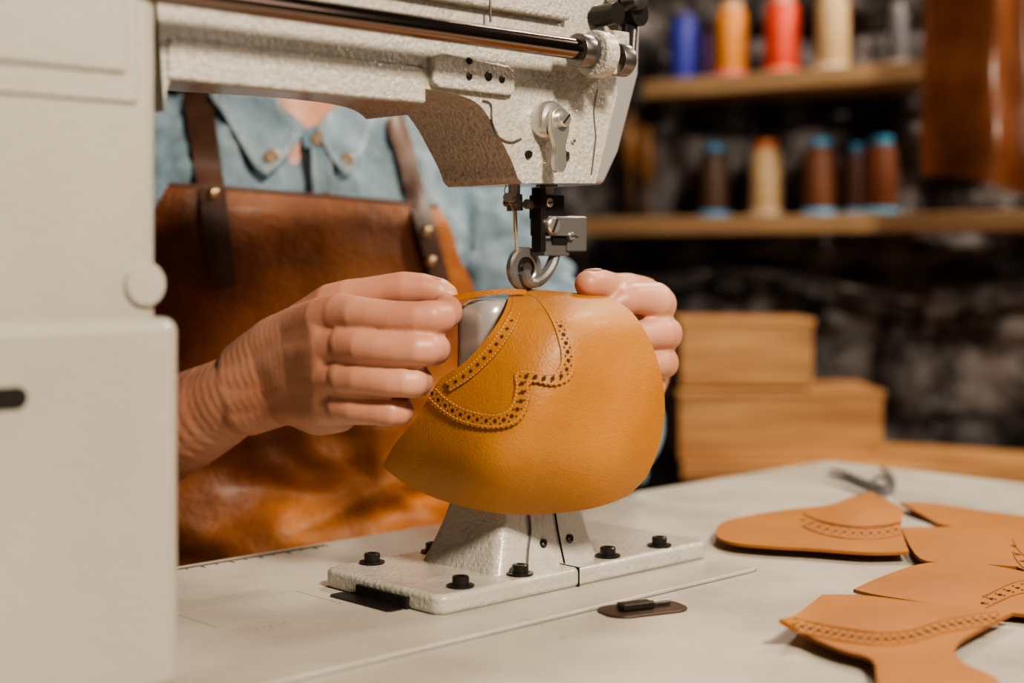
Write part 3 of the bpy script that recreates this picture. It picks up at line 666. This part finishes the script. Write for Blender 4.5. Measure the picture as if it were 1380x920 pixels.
# ---- hands
def F(*j): return [(W(x,y,d),r*.001) for x,y,d,r in j]
def web(a,b,ks=(.33,.67),sc=.98,n=None):
    n=n or min(len(a),len(b)); return [[(a[i][0].lerp(b[i][0],k),(a[i][1]*(1-k)+b[i][1]*k)*sc) for i in range(n)] for k in ks]
m1=F((335,500,.866,19.5),(372,468,.850,18),(408,446,.831,15.5),(438,431,.811,13.4),(460,424,.802,12.0))
m2=F((335,514,.865,20.5),(376,492,.848,18),(412,474,.827,15.5),(444,467,.806,13.2),(470,464,.796,12.0))
m3=F((335,528,.865,20.5),(380,516,.850,17.5),(414,506,.829,15),(444,505,.808,12.8),(468,506,.798,11.6))
m4=F((335,542,.867,19.5),(384,534,.854,16.5),(416,540,.836,14),(442,545,.816,12.0),(463,547,.806,10.8))
cutw=lambda m:m[:4]
rh=[F((30,652,1.0,40),(160,612,.945,35),(262,562,.900,29),(300,542,.884,25.5),(335,522,.868,23)),
 m1,m2,m3,m4,*web(cutw(m1),cutw(m2),(.25,.5,.75)),*web(cutw(m2),cutw(m3),(.25,.5,.75)),*web(cutw(m3),cutw(m4),(.25,.5,.75)),
 F((395,530,.866,18),(430,550,.852,16),(456,554,.838,12)),
 F((345,522,.874,22),(400,500,.862,18),(440,500,.845,16),(470,500,.836,12)),
 F((460,424,.801,11.8),(480,424,.792,10.2),(504,425,.786,9.1),(530,427,.782,8.8),(560,428,.779,8.8),(580,428,.780,9.5),(592,427,.785,9.3),(602,422,.800,8.6),(604,415,.813,8.2),(598,409,.829,7.2)),
 F((470,464,.794,11.9),(488,466,.786,10.3),(512,468,.781,9.1),(536,470,.778,8.9),(560,470,.776,8.9),(574,470,.778,9.4),(583,470,.785,9.3),(586,470,.800,8.8),(572,470,.815,8.2),(556,470,.824,7.2)),
 F((468,506,.796,11.4),(486,509,.789,9.8),(508,512,.784,8.7),(528,514,.781,8.4),(545,514,.780,8.6),(555,514,.782,9.0),(562,514,.790,8.8),(561,514,.803,8.4),(548,513,.816,7.8),(532,512,.822,7.0)),
 F((463,547,.804,10.5),(480,550,.797,9.0),(498,553,.792,7.9),(514,555,.789,7.7),(526,555,.788,7.9),(534,555,.791,8.2),(538,554,.798,8.0),(537,553,.808,7.6),(524,552,.818,7.0),(512,550,.822,6.4)),
 F((375,475,.864,18),(415,440,.850,15.5),(448,412,.838,13),(470,403,.833,11.5),(495,397,.830,10.0),(522,392,.828,9.6),(545,390,.826,10.1),(568,390,.825,9.4),(590,394,.824,8.4),(600,398,.824,7.0)),
]
hr=blob('right_hand_and_forearm',rh,.00115,5,SKIN,wk,sf=.5)
def nail(p,d,n,w=.0050,l=.0062):
    d=d.normalized(); n=(n-d*n.dot(d)).normalized(); s=d.cross(n); mk('fingernail',sph(p,1,(s,d,n,(w,l,.0010))),NAIL,wk)
nail(W(590,394,.824)+Vector((0,.001,.0073)),W(600,399,.824)-W(568,391,.825),Vector((0,.1,1)))
l1=F((858,486,.93,18),(864,460,.910,14.5),(872,440,.895,13)); l2=F((864,496,.930,17),(872,478,.912,14),(880,464,.893,12.8)); l3=F((866,510,.925,16),(872,502,.908,13.5),(876,496,.890,12.4)); l4=F((858,524,.925,15),(862,525,.908,12.5),(864,526,.892,11.4))
lh=[
 F((790,590,1.18,42),(820,545,1.08,34),(850,500,.985,26)),
 F((850,500,.985,23),(858,486,.93,18)),F((855,505,.97,22),(864,496,.93,17)),F((855,512,.97,20),(866,510,.925,16)),F((852,518,.97,18),(858,524,.925,15)),
 l1,l2,l3,l4,*web(l1,l2,(.5,)),*web(l2,l3,(.5,)),*web(l3,l4,(.5,)),
 F((872,440,.893,12.5),(880,424,.874,10.4),(888,410,.858,10.6),(883,405,.850,10.8),(868,402,.845,9.4),(850,402,.839,9.2),(838,406,.835,8.8),(822,414,.832,8.0),(808,422,.830,7.4)),
 F((880,464,.891,12),(892,456,.872,9.8),(896,450,.857,10.4),(890,449,.850,9.8),(876,450,.845,9.0),(855,454,.838,8.8),(830,462,.832,7.5)),
 F((876,496,.888,11.5),(888,492,.872,9.2),(892,488,.859,9.8),(886,488,.852,9.2),(872,490,.847,8.6),(852,494,.838,8.4),(828,498,.831,7.2)),
 F((864,526,.890,10.5),(874,524,.874,8.4),(877,522,.860,8.8),(870,523,.852,8.4),(858,525,.846,7.8),(842,526,.838,7.2),(826,528,.832,6.2)),
 F((858,478,.935,17),(868,430,.900,15),(866,400,.882,12),(846,390,.862,10.0),(826,389,.845,9.0),(812,385,.834,9.3),(800,383,.826,8.9),(793,383,.822,7.9)),
]
hl=blob('left_hand_and_forearm',lh,.00115,4,SKIN,wk,sf=.5)
tx=bpy.data.textures.new('skin_relief','CLOUDS'); tx.noise_scale=.016; tx.noise_depth=0
for h_ in (hr,hl):
    dm=h_.modifiers.new('relief','DISPLACE'); dm.texture=tx; dm.strength=.0006; dm.mid_level=.5; dm.texture_coords='GLOBAL'
nail(W(799,382,.824)+Vector((0,.002,.0074)),W(793,384,.822)-W(812,384,.834),Vector((0,.2,1)))
# ================================================================= LIGHT / CAMERA
def area(name,loc,tgt,size,power,col):
    l=bpy.data.lights.new(name,'AREA'); l.shape='SQUARE'; l.size=size; l.energy=power; l.color=col
    o=bpy.data.objects.new(name,l); o.location=loc; o.rotation_euler=(Vector(tgt)-Vector(loc)).to_track_quat('-Z','Y').to_euler(); bpy.context.scene.collection.objects.link(o)
area('key_lamp',(.58,-.20,1.78),(0,.85,.9),.20,38,(1,.84,.66))
area('fill_lamp',(1.2,.2,1.5),(0,.9,.9),.6,2.5,(1,.84,.70))
area('shelf_fill_light',(1.15,1.35,1.9),(.45,2.2,.85),.25,20,(1,.82,.64))  # added light without a fixture, brightens shelves and stone wall
area('rear_lamp',(.45,1.75,2.0),(.0,1.15,.9),.3,14,(1,.86,.7))
w=bpy.data.worlds.new('w'); w.use_nodes=True; w.node_tree.nodes['Background'].inputs[0].default_value=(1,.85,.7,1); w.node_tree.nodes['Background'].inputs[1].default_value=.05
bpy.context.scene.world=w
cd=bpy.data.cameras.new('camera'); cam=bpy.data.objects.new('camera',cd); bpy.context.scene.collection.objects.link(cam)
cam.location=(0,0,H); cam.rotation_euler=(math.radians(90),0,0); cd.sensor_width=36; cd.lens=FPX/1380*36; cd.shift_y=-110/1380
cd.dof.use_dof=True; cd.dof.focus_distance=.795; cd.dof.aperture_fstop=4.0; cd.clip_start=.01
bpy.context.scene.camera=cam
bpy.context.scene.view_settings.view_transform='AgX'
bpy.context.scene.view_settings.look='AgX - Medium High Contrast'
